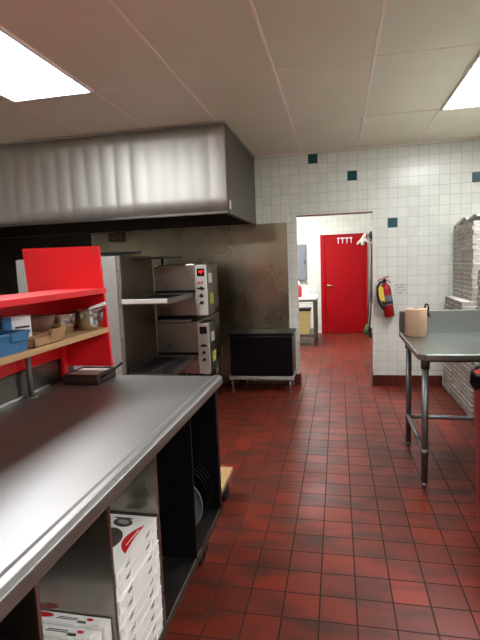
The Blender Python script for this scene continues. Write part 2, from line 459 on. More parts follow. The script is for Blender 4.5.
# ------------------------------------------------------------------ far wall: steel sheet, hood
sw = MB()
gx, gz = 44, 60
grid = []
for i in range(gx + 1):
    x = -1.738 + (1.738 - .56) * i / gx
    row = []
    for j in range(gz + 1):
        z = 1.885 * j / gz
        e = min(i, gx - i, j, gz - j) / 6
        wv = min(1, e) * (.0022 * math.sin(7.1 * z + 1.8 * math.sin(3.3 * x) + .6) + .0012 * math.sin(5.2 * x + 2.1 * z) + .0007 * math.sin(17 * z + 6 * x))
        row.append(sw.bm.verts.new((x, WF - .0062 + wv, z)))
    grid.append(row)
for i in range(gx):
    for j in range(gz):
        f = sw.bm.faces.new([grid[i][j], grid[i + 1][j], grid[i + 1][j + 1], grid[i][j + 1]]); f.smooth = True
sw.box(-1.738, -.56, WF - .002, WF, .0, 1.885)
sw2 = MB()
sp_ = thing('steel_wall_sheet', (-1.2, WF - .004, 0), 'large stained stainless wall sheet behind the black box', 'wall sheet')
sw.build('sheet', M['steel_wall'], sp_)
MB().box(-1.75, -1.728, WF - .009, WF - .004, .0, 1.885, .001).build('seam_strip', M['steel_wall'], sp_)
sp2 = solo(MB().box(-4.39, -3.0, WF - .004, WF, .0, 1.885, .001), 'steel_wall_sheet', M['shaded_steel'], (-3.7, WF - .004, 0), 'steel wall sheet darkened for the shade under the hood at far left beyond the red shelf board', 'wall sheet')  # same steel sheet, hood shade painted in as a darker colour
sp3 = solo(MB().box(-2.999, -1.752, WF - .004, WF, .0, 1.885, .001), 'steel_wall_sheet', M['steel_wall'], (-2.37, WF - .004, 0), 'stainless wall sheet behind the stacked ovens and grey cabinet', 'wall sheet')
# small wall box under the hood
jb = solo(MB().box(-2.72, -2.58, WF - .10, WF - .005, 1.76, 1.87, .006), 'junction_box', mat('tan_box_paint', (118, 92, 66), .6, noise=.1), (-2.65, WF - .05, 1.76), 'small tan box on the wall just under the hood', 'junction box')
HX, HY, HZ = -.912, 4.04, 1.897
ho = thing('exhaust_hood', (-2.6, 4.7, HZ), 'long stainless exhaust hood with ribbed front panels over the ovens', 'hood')
fm = MB()
pitch = .1463
NX = int((HX + 4.30) / pitch * 8)
cols = []
for i in range(NX + 1):
    x = HX - (HX + 4.30) * i / NX
    ph = ((HX - x) / pitch)
    k = int(ph); u = ph - k
    rnd = random.Random(k * 13 + 5)
    amp = .0032 + .003 * rnd.random(); tilt = (rnd.random() - .5) * .008
    y = HY - amp * math.sin(u * PI) - tilt * (u - .5)
    zz = []
    for j in range(7):
        z = HZ + (CZ - .006 - HZ) * j / 6
        zz.append(fm.bm.verts.new((x, y + .0012 * math.sin(z * 7 + k * 1.7), z)))
    cols.append(zz)
for a, b in zip(cols, cols[1:]):
    for j in range(6):
        f = fm.bm.faces.new([a[j], b[j], b[j + 1], a[j + 1]]); f.smooth = True
o = fm.build('front_panel', M['steel_hood'], ho)
md = o.modifiers.new('thick', 'SOLIDIFY'); md.thickness = .003; md.offset = 1
MB().box(HX - .003, HX, HY - .004, WF - .006, HZ, CZ - .006, .001).build('side_panel', M['steel_dark'], ho)
l = MB()
l.box(-4.3, HX, HY - .008, HY + .03, HZ - .022, HZ, .002)
l.box(HX - .04, HX + .004, HY + .03, WF - .006, HZ - .02, HZ, .002)
l.build('lower_lip', M['steel_dark'], ho)
MB().box(-4.3, HX, HY - .012, HY + .012, CZ - .018, CZ - .002, .002).box(HX - .01, HX + .012, HY - .01, WF - .006, CZ - .018, CZ - .002, .002).build('ceiling_trim', M['steel'], ho)
MB().box(-4.3, HX - .006, WF - .03, WF - .012, HZ - .01, 2.37).build('back_panel', M['shaded_steel'], ho)  # uses the darkened steel, hood shade is in its colour
MB().box(-4.3, HX - .006, HY + .006, WF - .01, 2.37, 2.39).build('inner_roof', M['black_metal'], ho)
for k in range(6):
    x1 = HX - .06 - k * .55
    fb = MB()
    for q in range(12):
        fb.obox(Matrix.Translation((x1 - .022 - q * .042, 4.98, 2.135)) @ Matrix.Rotation(math.radians(42), 4, 'X'), .026, .50, .012, .002)
    fb.obox(Matrix.Translation((x1 - .25, 4.98 + .25 * .743, 2.135 + .25 * .669)) @ Matrix.Rotation(math.radians(42), 4, 'X'), .52, .02, .02)
    fb.obox(Matrix.Translation((x1 - .25, 4.98 - .25 * .743, 2.135 - .25 * .669)) @ Matrix.Rotation(math.radians(42), 4, 'X'), .52, .02, .02)
    fb.build('grease_filter', M['black_metal'], ho)
MB().box(HX, HX + .012, 4.065, 4.115, 1.915, 1.99, .003).build('tag', M['white'], ho, 'small white tag on the hood side')

# ------------------------------------------------------------------ black box on low stand
cs = thing('equipment_stand', (-.845, 5.22, 0), 'low stainless stand with four legs under the black box', 'stand')
MB().box(-1.205, -.485, 5.03, 5.44, .155, .195, .006).build('shelf', M['steel_grey'], cs)
for x, y in ((-1.175, 5.07), (-.525, 5.07), (-1.175, 5.40), (-.525, 5.40)):
    MB().cyl((x, y, .02), (x, y, .155), .016, n=14).lathe([(0, 0), (.012, 0), (.018, .02), (.018, .03), (0, .03)], (x, y, 0), 14).build('leg', M['galv'], cs)
bb = thing('black_cabinet', (-.835, 5.22, .195), 'large black box with glossy lid sitting on the low stainless stand', 'cabinet')
MB().box(-1.185, -.49, 5.045, 5.43, .195, .645, .012).build('body', M['black_vinyl'], bb)
MB().box(-1.19, -.478, 5.04, 5.435, .645, .675, .008).build('lid', M['black_vinyl'], bb)

# ------------------------------------------------------------------ ovens and steel cabinet
cb = thing('steel_cabinet', (-2.16, 3.85, 0), 'tall grey steel cabinet standing behind the red shelf board', 'cabinet')
MB().box(-2.62, -1.70, 3.53, 4.20, .08, 1.545, .006).build('body', M['brown_steel'], cb)
MB().box(-2.62, -2.17, 3.50, 3.529, .10, 1.54, .005).build('door', M['steel_grey'], cb)
MB().box(-2.165, -1.725, 3.50, 3.529, .10, 1.54, .005).build('door', M['steel_grey'], cb)
MB().box(-1.722, -1.70, 3.502, 3.529, .10, 1.54, .003).build('hinge_strip', M['steel'], cb)
for k in range(5):
    MB().cyl((-1.712, 3.503, .3 + k * .28), (-1.712, 3.492, .3 + k * .28), .007, n=10).build('screw', M['galv'], cb)
MB().box(-1.85, -1.54, 3.49, 3.60, 1.548, 1.572, .003).build('top_bar', M['black_metal'], cb)
for x in (-2.56, -1.77):
    for y in (3.6, 4.12):
        MB().cyl((x, y, 0), (x, y, .08), .025, n=12).build('foot', M['black_metal'], cb)

def oven(z0, z1, tray_z, label, upper):
    t = thing('conveyor_oven', (-1.5, 4.5, z0), label, 'oven', 'stacked conveyor ovens under the hood')
    bd = MB().box(-1.690, -1.290, 4.20, 5.05, z0, z1, .008)
    bd.build('body', M['steel_oven'], t)
    hsg = MB().box(-1.690, -1.290, 4.192, 4.20, tray_z + .002, tray_z + .026, .002)
    hsg.build('tunnel_opening', M['black_metal'], t)
    cbx = MB().box(-1.288, -1.178, 4.21, 4.47, z0 + .005, z1 - .015, .005)
    cbx.build('control_box', M['steel_dark'], t)
    p = MB().box(-1.288, -1.178, 4.195, 4.21, z0 + .002, z1 - .012, .004).build('control_panel', M['panel_white'], t)
    zc = z1 - .07
    MB().box(-1.268, -1.198, 4.192, 4.196, zc - .045, zc + .025, .001).build('display', M['display'], p)
    if upper:
        MB().box(-1.685, -1.40, 3.74, 4.19, 1.513, 1.524, .002).box(-1.60, -1.58, 4.17, 4.19, 1.45, 1.515).build('top_guard', M['black_metal'], t)
        lg = MB()
        for k in range(3): lg.box(-1.248 + k * .014, -1.242 + k * .014, 4.1905, 4.1925, zc - .012 - .012 * (k % 2), zc + .006)
        lg.build('digits', M['led'], p)
        MB().box(-1.264, -1.244, 4.189, 4.196, zc - .115, zc - .095, .003).box(-1.234, -1.212, 4.189, 4.196, zc - .112, zc - .094, .003).build('red_switch', M['print_red'], p)
    MB().box(-1.268, -1.201, 4.191, 4.196, zc - .165, zc - .15, .001).build('printed_strip', M['display'], p)
    for k in range(3):
        z = z0 + .06 + k * .068 + (0.06 if upper else 0.08)
        MB().lathe([(0, 0), (.016, 0), (.014, .018), (0, .018)], None, 16, axis=Matrix.Translation((-1.233, 4.196, z)) @ Matrix.Rotation(PI / 2, 4, 'X')).build('knob', M['black_rubber'], p)
    MB().box(-1.1785, -1.1765, 4.26, 4.38, z0 + .30, z0 + .39).build('rating_plate', M['panel_white'], t)
    MB().box(-1.1785, -1.1765, 4.29, 4.41, z0 + .10, z0 + .20).build('lime_label', M['lime'], t)
    # exit conveyor tray reaching toward the counter
    tr = MB()
    tr.box(-1.325, -1.308, 3.502, 4.198, tray_z - .045, tray_z, .002)
    tr.box(-1.692, -1.675, 3.54, 4.198, tray_z - .045, tray_z, .002)
    if upper:
        MB().box(-1.692, -1.308, 3.490, 3.502, tray_z - .036, tray_z + .002, .003).build('front_lip', M['panel_white'], t)
        tr.box(-1.675, -1.325, 3.515, 4.198, tray_z - .05, tray_z - .044)
    else:
        tr.box(-1.675, -1.325, 3.515, 3.525, tray_z - .045, tray_z - .02, .002)
    tr = tr.build('conveyor_frame', M['steel_dark'], t)
    bl = MB()
    for k in range(22):
        y = 3.54 + k * .0295
        bl.cyl((-1.675, y, tray_z - .016), (-1.325, y, tray_z - .016), .0045, n=6)
    for k in range(5):
        x = -1.62 + k * .065
        bl.box(x, x + .006, 3.53, 4.197, tray_z - .021, tray_z - .013)
    bl.build('wire_belt', M['black_metal'], t)
    return t
oven(.975, 1.455, 1.19, 'upper steel conveyor pizza oven with red lit control panel', True)
ov = oven(.42, .918, .602, 'lower steel conveyor pizza oven directly below the other oven', False)
leg = MB()
for x in (-1.65, -1.335):
    for y in (4.26, 5.0):
        MB().cyl((x, y, 0), (x, y, .42), .025, n=12).build('leg', M['steel_dark'], ov)
MB().box(-1.690, -1.290, 4.22, 5.03, .919, .974, .004).build('stacking_frame', M['black_metal'], ov)
MB().box(-1.64, -1.335, 4.11, 4.2, .93, .945, .003).build('crumb_ledge', M['steel'], ov)

# ------------------------------------------------------------------ big prep counter
CX = -.61
ct = thing('prep_counter', (-1.05, 1.1, 0), 'long stainless prep counter with open shelving below in the left foreground', 'counter')
tp = MB()
prof = [(-1.41, .855), (-1.41, .872), (-.67, .872), (-.638, .872), (-.621, .877), (-.601, .877), (-.587, .868), (-.585, .838), (-.590, .828), (-.605, .825), (-.615, .832), (-.633, .845)]
tp.prism(prof, lambda u, v, d: (u, d, v), -.45, 2.30)
top = tp.build('worktop', M['steel_top'], ct)
bv = top.modifiers.new('bev', 'BEVEL'); bv.width = .003; bv.segments = 2; bv.limit_method = 'ANGLE'
MB().box(-1.425, -1.411, -.45, 2.28, .80, .99, .003).build('backsplash', M['steel_dark'], ct)
MB().box(-1.41, -1.395, -.45, 2.04, .8725, .886, .003).build('edge_bead', M['steel'], ct)
for y in (-.42, .10, .44, .782, 1.094, 1.43, 1.815, 2.235):
    th = .012
    if y > 2.2:
        MB().box(-1.38, CX, y, y + .04, .165, .83, .003).build('end_panel', M['black_metal'], ct)
    else:
        MB().box(-1.38, CX, y, y + th, .18, .845, .002).build('divider', M['black_metal'] if y > 1.7 else M['steel_oven'], ct)
MB().box(-1.38, CX - .004, -.42, 2.235, .165, .18).box(CX - .012, CX, -.42, 2.275, .150, .186, .003).build('bottom_shelf', M['steel_dark'], ct)
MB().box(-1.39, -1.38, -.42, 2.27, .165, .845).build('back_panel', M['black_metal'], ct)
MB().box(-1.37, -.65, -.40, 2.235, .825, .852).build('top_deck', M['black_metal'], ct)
for x in (-.675, -1.32):
    for y in (-.30, .95, 2.06):
        c = MB()
        c.cyl((x - .018, y, .056), (x + .018, y, .056), .056, n=24)
        w_ = c.build('caster_wheel', M['black_rubber'], ct)
        MB().box(x - .03, x - .022, y - .03, y + .04, .05, .15).box(x + .022, x + .03, y - .03, y + .04, .05, .15).box(x - .035, x + .035, y - .03, y + .05, .142, .165, .002).build('fork', M['black_metal'], w_)

# ------------------------------------------------------------------ red overshelf
rs = thing('red_overshelf', (-1.3, 1.0, .872), 'bright red shelf unit with tall end board standing on the steel counter', 'shelf')
RX = -1.141
MB().box(-1.41, RX, -.4, 2.197, 1.319, 1.345, .002).build('top_shelf', M['red'], rs)
eb_ = MB()
eb_.prism([(-1.601, 1.559), (-1.172, 1.555), (-1.143, .943), (-1.56, .943)], lambda u, v, d: (u, d, v), 2.199, 2.217)
e_ = eb_.build('end_board', M['red'], rs)
for x, z in ((-1.58, 1.535), (-1.195, 1.53)):
    MB().cyl((x, 2.2, z), (x, 2.196, z), .005, n=10).build('screw', M['steel_dark'], rs)
MB().box(-1.428, -1.41, -.4, 2.197, .995, 1.319, .002).build('back_panel', M['red'], rs)
MB().box(-1.408, RX - .005, -.4, 2.197, 1.12, 1.146, .002).build('lower_shelf', M['wood'], rs, 'pale plywood lower shelf')
for y in (.0, .95, 1.86):
    MB().cyl((-1.375, y, .872), (-1.375, y, 1.12), .012, n=14).lathe([(0, 0), (.03, 0), (.03, .006), (.014, .01)], (-1.375, y, .872), 16).build('post', M['galv'], rs)
MB().box(-1.409, -1.39, 2.16, 2.197, .886, 1.12, .002).build('rear_post', M['red'], rs)

# things on the plywood shelf
SZ = 1.1465
def bowl(x, y, r, h, label, mt, thick=.003, z=SZ):
    t = MB()
    pr = []
    for k in range(9):
        a = k / 8 * PI / 2
        pr.append((r * (.45 + .55 * math.sin(a)) if k else 0.0, h * (1 - math.cos(a)) * 1.0))
    pr = [(0, 0), (r * .45, 0)] + [(r * (.45 + .55 * math.sin(k / 8 * PI / 2)), h * (1 - math.cos(k / 8 * PI / 2))) for k in range(1, 9)]
    lip = [(r + .006, h), (r + .006, h + .003), (r - thick, h + .003)]
    inner = [(max(0, q[0] - thick), q[1] + thick) for q in reversed(pr)]
    inner[-1] = (0, thick)
    t.lathe(pr + lip + inner, (x, y, z), 40)
    return solo(t, 'mixing_bowl', mt, (x, y, z), label, 'bowl')
bowl(-1.275, 1.985, .068, .09, 'smaller steel mixing bowl left of the bowl holding a scoop', M['steel_bowl'])
bowl(-1.203, 2.115, .072, .10, 'steel mixing bowl with white scoop at right end of the plywood shelf', M['steel_bowl'])
bowl(-1.285, 1.84, .062, .062, 'brown plastic bowl behind the cardboard box on the plywood shelf', M['brown_bowl'], z=SZ + .035)
solo(MB().box(-1.345, -1.225, 1.79, 1.905, SZ, SZ + .034, .004), 'flat_carton', M['cardboard'], (-1.285, 1.84, SZ), 'flat brown carton under the brown bowl on the shelf', 'carton')
sc_ = thing('scoop', (-1.2, 2.11, SZ + .02), 'white plastic scoop lying in the right steel bowl', 'scoop')
MB().tube([(-1.225, 2.085, SZ + .07), (-1.19, 2.125, SZ + .105), (-1.145, 2.18, SZ + .122)], .008, 10, radii=[.009, .008, .010]).build('handle', M['white'], sc_)
MB().lathe([(.0, 0), (.026, .004), (.032, .035), (.029, .035), (.023, .007), (0, .003)], (-1.218, 2.10, SZ + .02), 20).build('cup', M['white'], sc_)
# open cardboard box
bx = thing('cardboard_box', (-1.185, 1.70, SZ), 'low open brown cardboard box at front edge of the plywood shelf', 'box')
cbm = MB()
cx0, cx1, cy0, cy1 = -1.218, -1.152, 1.605, 1.795
cbm.box(cx0, cx1, cy0, cy1, SZ, SZ + .003)
for a in ((cx0, cx0 + .003, cy0, cy1), (cx1 - .003, cx1, cy0, cy1), (cx0, cx1, cy0, cy0 + .003), (cx0, cx1, cy1 - .003, cy1)):
    cbm.box(a[0], a[1], a[2], a[3], SZ, SZ + .034)
cbm.build('body', M['cardboard'], bx)
MB().obox(Matrix.Translation((-1.147, 1.755, SZ + .030)) @ Matrix.Rotation(math.radians(18), 4, 'Y'), .003, .10, .06).build('flap', M['cardboard'], bx)
# blue bin
bn = thing('plastic_tub', (-1.25, 1.36, SZ), 'translucent blue plastic tub at left end of the plywood shelf', 'tub')
tapered_bin(MB(), -1.215, 1.355, SZ, SZ + .066, .062, .20, .07, .215, .004).build('body', M['blue'], bn)
ri = MB()
rx, ry, z = .074, .219, SZ + .066
ri.box(-1.215 - rx, -1.215 + rx, 1.355 - ry, 1.355 - ry + .012, z, z + .012, .003).box(-1.215 - rx, -1.215 + rx, 1.355 + ry - .012, 1.355 + ry, z, z + .012, .003)
ri.box(-1.215 - rx, -1.215 - rx + .012, 1.355 - ry + .012, 1.355 + ry - .012, z, z + .012, .003).box(-1.215 + rx - .012, -1.215 + rx, 1.355 - ry + .012, 1.355 + ry - .012, z, z + .012, .003)
ri.build('rim', M['blue'], bn)
MB().box(-1.143, -1.137, 1.46, 1.54, z - .022, z + .012, .002).build('clip', M['blue'], bn)
# white and blue glove box, pale bag standing behind the tub
gb = thing('glove_box', (-1.31, 1.675, SZ), 'white and blue carton standing behind the blue tub', 'carton')
MB().obox(Matrix.Translation((-1.30, 1.69, SZ + .058)) @ Matrix.Rotation(math.radians(-25), 4, 'Z'), .055, .12, .116, .002, m=None).build('carton', M['white_card'], gb)
Mg = Matrix.Translation((-1.30, 1.69, SZ + .058)) @ Matrix.Rotation(math.radians(-25), 4, 'Z')
MB().obox(Mg @ Matrix.Translation((0, -.0606, 0)), .055, .0012, .114).obox(Mg @ Matrix.Translation((.028, -.042, 0)), .0012, .036, .114).build('blue_panel', M['blue_print'], gb)
MB().obox(Mg @ Matrix.Translation((.028, .02, .012)), .0012, .06, .008).obox(Mg @ Matrix.Translation((.028, .022, -.004)), .0012, .04, .005).build('printed_lines', M['print_black'], gb)
bgm = MB()
bgm.lathe([(0, 0), (.036, 0), (.043, .03), (.042, .08), (.03, .105), (.016, .115), (.022, .135), (0, .13)], (-1.352, 1.40, SZ), 18)
solo(bgm, 'plastic_bag', M['pinkish'], (-1.352, 1.40, SZ), 'pale crumpled bag behind the blue tub at the left edge', 'bag')
solo(MB().lathe([(0, 0), (.020, 0), (.022, .01), (.022, .085), (.015, .10), (.015, .115), (0, .115)], (-1.335, 1.762, SZ), 20), 'black_canister', M['black_metal'], (-1.335, 1.762, SZ), 'black canister between the white carton and brown bowl', 'canister')

# low dark tray at the far end of the counter
dt = thing('wooden_tray', (-1.31, 2.2, .872), 'low dark wooden tray under the red end board on the counter', 'tray')
tm = MB()
x0, x1, y0, y1, z0 = -1.355, -1.165, 2.085, 2.28, .8725
tm.box(x0, x1, y0, y1, z0, z0 + .008)
tm.box(x0, x1, y0, y0 + .012, z0, z0 + .05, .002).box(x0, x1, y1 - .012, y1, z0, z0 + .05, .002).box(x0, x0 + .012, y0 + .012, y1 - .012, z0, z0 + .05, .002).box(x1 - .012, x1, y0 + .012, y1 - .012, z0, z0 + .05, .002)
tm.build('frame', M['wood_dark'], dt)
MB().tube([(x1, y0 + .03, z0 + .03), (x1 + .035, y0 + .08, z0 + .05), (x1 + .05, y1 - .02, z0 + .075)], .006, 8).build('handle', M['black_metal'], dt)
solo(MB().box(-1.365, -1.19, 2.102, 2.263, z0 + .008, z0 + .045, .003), 'paper_stack', M['raw_card'], (-1.28, 2.18, z0 + .008), 'pale stack of paper lying in the dark wooden tray', 'paper')

# ------------------------------------------------------------------ pizza boxes
def box_walls(mb, s, h):
    """hollow tray with notched walls, centred on 0,0"""
    a = s / 2; t = .003
    mb.box(-a, a, -a, a, 0, .003)
    hw = h - .0075
    n1, n2, nw, nd = -a * .62, a * .38, s * .12, .017
    poly = [(-a, .003), (a, .003), (a, hw), (n2 + nw, hw), (n2 + nw - .005, hw - nd), (n2 + .005, hw - nd), (n2, hw), (n1 + nw, hw), (n1 + nw - .005, hw - nd), (n1 + .005, hw - nd), (n1, hw), (-a, hw)]
    mb.prism(poly, lambda u, v, d: (d, u, v), a - t, a)
    mb.prism(poly, lambda u, v, d: (d, u, v), -a, -a + t)
    a2 = [(u * (a - t) / a, v) for u, v in poly]
    mb.prism(a2, lambda u, v, d: (u, d, v), a - t, a)
    mb.prism(a2, lambda u, v, d: (u, d, v), -a, -a + t)
    # little locking tabs standing out at the corners
    for sx in (-1, 1):
        for sy in (-1, 1):
            mb.box(sx * a - .0022, sx * a + .0022, sy * (a - .03) - .012, sy * (a - .03) + .012, .012, hw - .004)
            mb.box(sx * (a - .03) - .012, sx * (a - .03) + .012, sy * a - .0022, sy * a + .0022, .012, hw - .004)

def make_box(s, h, label, group, wall='white_card'):
    t = thing('pizza_box', (0, 0, 0), label, 'pizza box', group)
    b = MB(); box_walls(b, s, h); b.build('tray', M[wall], t)
    l = MB(); a = s / 2 + .002
    l.box(-a, a, -a, a, h - .0032, h, .0008)
    # tucked lid flaps just inside the walls
    for sg in (-1, 1):
        l.box(sg * (a - .008) - .001, sg * (a - .008) + .001, -a + .03, a - .03, h - .019, h - .003)
        l.box(-a + .03, a - .03, sg * (a - .008) - .001, sg * (a - .008) + .001, h - .019, h - .003)
    l.build('lid', M['white_card'], t)
    return t

def stack(proto, x, y, z, n, h, label, group, toplabel, used, jit=.004, yaw=1.4, faces=0):
    out = []
    for k in range(n):
        if not used[0]: o = proto; used[0] = True
        else: o = dup(proto)
        o.location = (x + random.uniform(-jit, jit), y + random.uniform(-jit, jit), z + k * h)
        o.rotation_euler = (0, 0, math.radians(random.uniform(-yaw, yaw)) + random.choice((0, PI / 2, PI, -PI / 2)))
        top_ = (k == n - 1)
        o['label'] = toplabel if top_ else label
        o['group'] = group
        out.append(o)
    return out

SB, HB = .358, .0435
big = make_box(SB, HB, 'x', 'x', 'corrugated')
used = [False]
BX = 1.13 + SB / 2 + .004
stack(big, BX, 5.45 - SB / 2 - .012, 0, 23, HB + .0004, 'white pizza box in the corner pile under the farther tall column', 'pizza boxes in the corner pile', 'topmost white pizza box of the corner pile, under the farther tall column', used)
stack(big, BX, 4.71 + SB / 2, 0, 23, HB + .0004, 'white pizza box in the pile under the nearer tall column', 'pizza boxes in the near pile', 'topmost white pizza box of the pile under the nearer tall column', used)
zb = 23 * (HB + .0004) + .0003
def open_top(o):
    """the lid of the topmost box stands ajar toward the camera"""
    o.rotation_euler = (0, 0, 0)
    for ch in o.children:
        if ch.name.startswith('lid'):
            a = SB / 2
            th = math.radians(8.5)
            ch.matrix_local = Matrix.Translation((0, a, HB - .003)) @ Matrix.Rotation(-th, 4, 'X') @ Matrix.Translation((0, -a, -(HB - .003)))
BX2 = 1.21 + SB / 2 + .004
s1 = stack(big, BX2, 5.45 - SB / 2 - .012, zb, 17, HB + .0004, 'white pizza box in the farther of two tall columns against the tiled wall', 'pizza boxes in the farther tall column', 'topmost pizza box with lid ajar on the farther tall column', used)
s2 = stack(big, BX2, 4.71 + SB / 2, zb, 17, HB + .0004, 'white pizza box in the nearer of two tall columns against the tiled wall', 'pizza boxes in the nearer tall column', 'topmost pizza box with lid ajar on the nearer tall column', used)
open_top(s1[-1]); open_top(s2[-1])
stack(big, BX, 4.33 + SB / 2, 0, 15, HB + .0004, 'white pizza box in the low pile showing under the steel table', 'pizza boxes in the low pile', 'topmost white pizza box of the low pile behind the steel table', used)
stack(big, BX + .012, 3.93 + SB / 2, 0, 30, HB + .0004, 'white pizza box in the pile at the right edge behind the table', 'pizza boxes at the right edge', 'topmost white pizza box of the pile at right edge behind table', used)

# stack inside the counter, with printed lids
SC, HC = .30, .0413
sm = make_box(SC, HC, 'x', 'x')
lid = [c for c in sm.children if c.name.startswith('lid')][0]
def decal(poly, z=HC, th=.0006, name='print', m=None, par=None):
    b = MB()
    b.prism(poly, lambda u, v, d: (u, v, d), z, z + th)
    off = world_loc(par)
    for v in b.bm.verts: v.co += off
    return b.build(name, m, par)
def ell(cx, cy, rx, ry, n=28, rot=0):
    return [(cx + rx * math.cos(2 * PI * k / n) * math.cos(rot) - ry * math.sin(2 * PI * k / n) * math.sin(rot), cy + rx * math.cos(2 * PI * k / n) * math.sin(rot) + ry * math.sin(2 * PI * k / n) * math.cos(rot)) for k in range(n)]
# edge printing on the box side that faces the camera when stored on edge
used2 = [False]
inner = stack(sm, CX - .004 - SC / 2, 1.268, .1805, 10, HC + .0004, 'white pizza box in the stack inside the counter, below the printed lid', 'pizza boxes stacked in the counter', 'topmost white pizza box with red swoosh print inside the counter', used2, jit=.002, yaw=.7)
topb = inner[-1]; topb.rotation_euler = (0, 0, 0)
tl = [c for c in topb.children if c.name.startswith('lid')][0]
# red leaf shaped swoosh and dark food picture on the topmost lid
sw_ = []
for k in range(13):
    u = k / 12
    sw_.append((.130 + .004 * u - .004 * math.sin(u * PI), .098 - .155 * u))
back = []
for k in range(13):
    u = 1 - k / 12
    back.append((.130 + .004 * u - .036 * math.sin(u * PI) ** .8, .098 - .155 * u - .008 * math.sin(u * PI)))
leaf = sw_ + back[1:-1]
decal(leaf, name='swoosh_print', m=M['print_red'], par=tl)
decal([(.1215, .07), (.1245, .068), (.1195, -.018), (.1160, -.018)], z=HC + .0006, th=.0003, name='swoosh_line', m=M['white_card'], par=tl)
decal(ell(.035, .005, .055, .066, rot=.1), name='food_picture', m=M['print_dark'], par=tl)
decal(ell(.05, .105, .036, .024, rot=-.3), name='food_picture', m=M['print_dark'], par=tl)
decal(ell(.05, .108, .022, .012, rot=-.3), z=HC + .0006, th=.0003, name='food_picture', m=M['raw_card'], par=tl)
decal([(.01, .135), (.07, .133), (.075, .126), (.01, .128)], name='printed_line', m=M['print_black'], par=tl)
# small slot marks with text on the visible side of every box are part of the card; boxes stored on edge next to it
for k in range(3):
    o = dup(sm)
    o.rotation_euler = (PI / 2, 0, 0)
    yb = 1.090 - k * (HC + .003)
    o.location = (CX - .014 - SC / 2 - .004 * k, yb, .1815 + SC / 2 + .002)
    for c in list(o.children): pass
    o['label'] = ['pizza box stored on edge against the steel divider in the counter', 'second pizza box stored on edge, in front of the one against the divider', 'third pizza box stored on edge, nearest in the counter bay'][k]
    o['group'] = 'pizza boxes stored on edge'
    tr = [c for c in o.children if c.name.startswith('tray')][0]
    # after the turn the local +Y side faces up
    def edge(poly, nm, m_):
        b = MB(); b.prism(poly, lambda u, v, d: (u, d, v), SC / 2, SC / 2 + .0006)
        off = world_loc(tr)
        for v in b.bm.verts: v.co += off
        b.build(nm, m_, tr)
    if k < 2:
        edge([(p[0], p[1]) for p in ell(.095, .012, .010, .005, 14)], 'red_mark', M['print_red'])
        edge([(-.005, .020), (.06, .020), (.06, .0175), (-.005, .0175)], 'printed_line', M['print_black'])
        edge([(.0, .0145), (.06, .0145), (.06, .012), (.0, .012)], 'printed_line', M['print_black'])
        edge([p for p in ell(-.05, .012, .034, .009, 20)], 'red_logo', M['print_red'])

# pans at the far end of the counter shelf
def pan(y, r, mt, label, tilt, x=-.77, h=.02):
    ax = Matrix.Translation((x, y, .181)) @ Matrix.Rotation(math.radians(tilt), 4, 'X') @ Matrix.Translation((0, 0, r)) @ Matrix.Rotation(PI / 2, 4, 'X')
    b = MB().lathe([(0, 0), (r * .93, 0), (r, h), (r - .004, h), (r * .93 - .004, .003), (0, .003)], None, 40, axis=ax)
    return solo(b, 'pizza_pan', mt, (x, y, .181), label, 'pan', 'round pans standing in the counter')
M['pan_light'] = mat('light_aluminium', (190, 196, 198), .4, .6, noise=.06)
pan(2.02, .125, M['pan_light'], 'light grey round pan leaning among black pans inside the counter', -8, x=-.76)
for k in range(4):
    pan(2.065 + k * .03, .145, M['black_metal'], ['black round pan right behind the light grey pan', 'second black round pan behind the light grey pan', 'third black round pan behind the light grey pan', 'black round pan next to the counter end panel'][k], -8, x=-.77)

# ------------------------------------------------------------------ low dolly beyond the counter
dl = thing('dolly', (-.95, 2.62, 0), 'low wooden topped dolly on the floor just beyond the counter end', 'dolly')
MB().box(-1.2, -.657, 2.46, 2.75, .155, .18, .004).build('top', M['wood'], dl)
MB().box(-1.19, -.667, 2.47, 2.74, .12, .1545, .003).build('frame', M['galv'], dl)
for x in (-1.14, -.70):
    for y in (2.51, 2.69):
        MB().cyl((x - .014, y, .05), (x + .014, y, .05), .05, n=20).box(x - .024, x + .024, y - .025, y + .025, .095, .12, .002).build('caster', M['black_rubber'], dl)

# ------------------------------------------------------------------ right steel table
tb = thing('steel_table', (1.0, 3.3, 0), 'stainless work table with backsplash on pipe legs at right', 'table')
t2 = MB()
# top with clipped near-left corner, rolled edge
t2.prism([(.459, 2.925), (.459, 3.80), (1.60, 3.80), (1.60, 2.885), (.499, 2.885)], lambda u, v, d: (u, v, d), .83, .87)
o = t2.build('table_top', M['steel_table'], tb)
bv = o.modifiers.new('bev', 'BEVEL'); bv.width = .007; bv.segments = 3; bv.limit_method = 'ANGLE'
o = MB().box(.459, 1.60, 3.755, 3.80, .866, 1.035, .006).build('backsplash', M['steel_table'], tb)
rl = MB()
for x, y in ((.517, 3.0), (.517, 3.69), (1.55, 3.0), (1.55, 3.69)):
    p = MB().cyl((x, y, .03), (x, y, .76), .0205, n=20)
    p.lathe([(0, 0), (.012, 0), (.019, .012), (.019, .03), (0, .03)], (x, y, 0), 16)
    lg = p.build('leg', M['galv'], tb)
    MB().cyl((x, y, .76), (x, y, .832), .027, n=20).build('collar', M['steel_dark'], lg)
for x in (.517, 1.55):
    MB().cyl((x, 3.0, .228), (x, 3.69, .228), .016, n=16).cyl((x, 3.0, .206), (x, 3.0, .25), .024, n=16).cyl((x, 3.69, .206), (x, 3.69, .25), .024, n=16).build('stretcher', M['galv'], tb)
MB().cyl((.517, 3.69, .228), (1.55, 3.69, .228), .0165, n=16).build('rear_rail', M['galv'], tb)
MB().box(.52, 1.58, 3.0, 3.72, .80, .832).build('underframe', M['steel_dark'], tb)
rp = thing('paper_roll', (.553, 3.60, .871), 'upright roll of brown paper towel on the corner of steel table', 'paper roll')
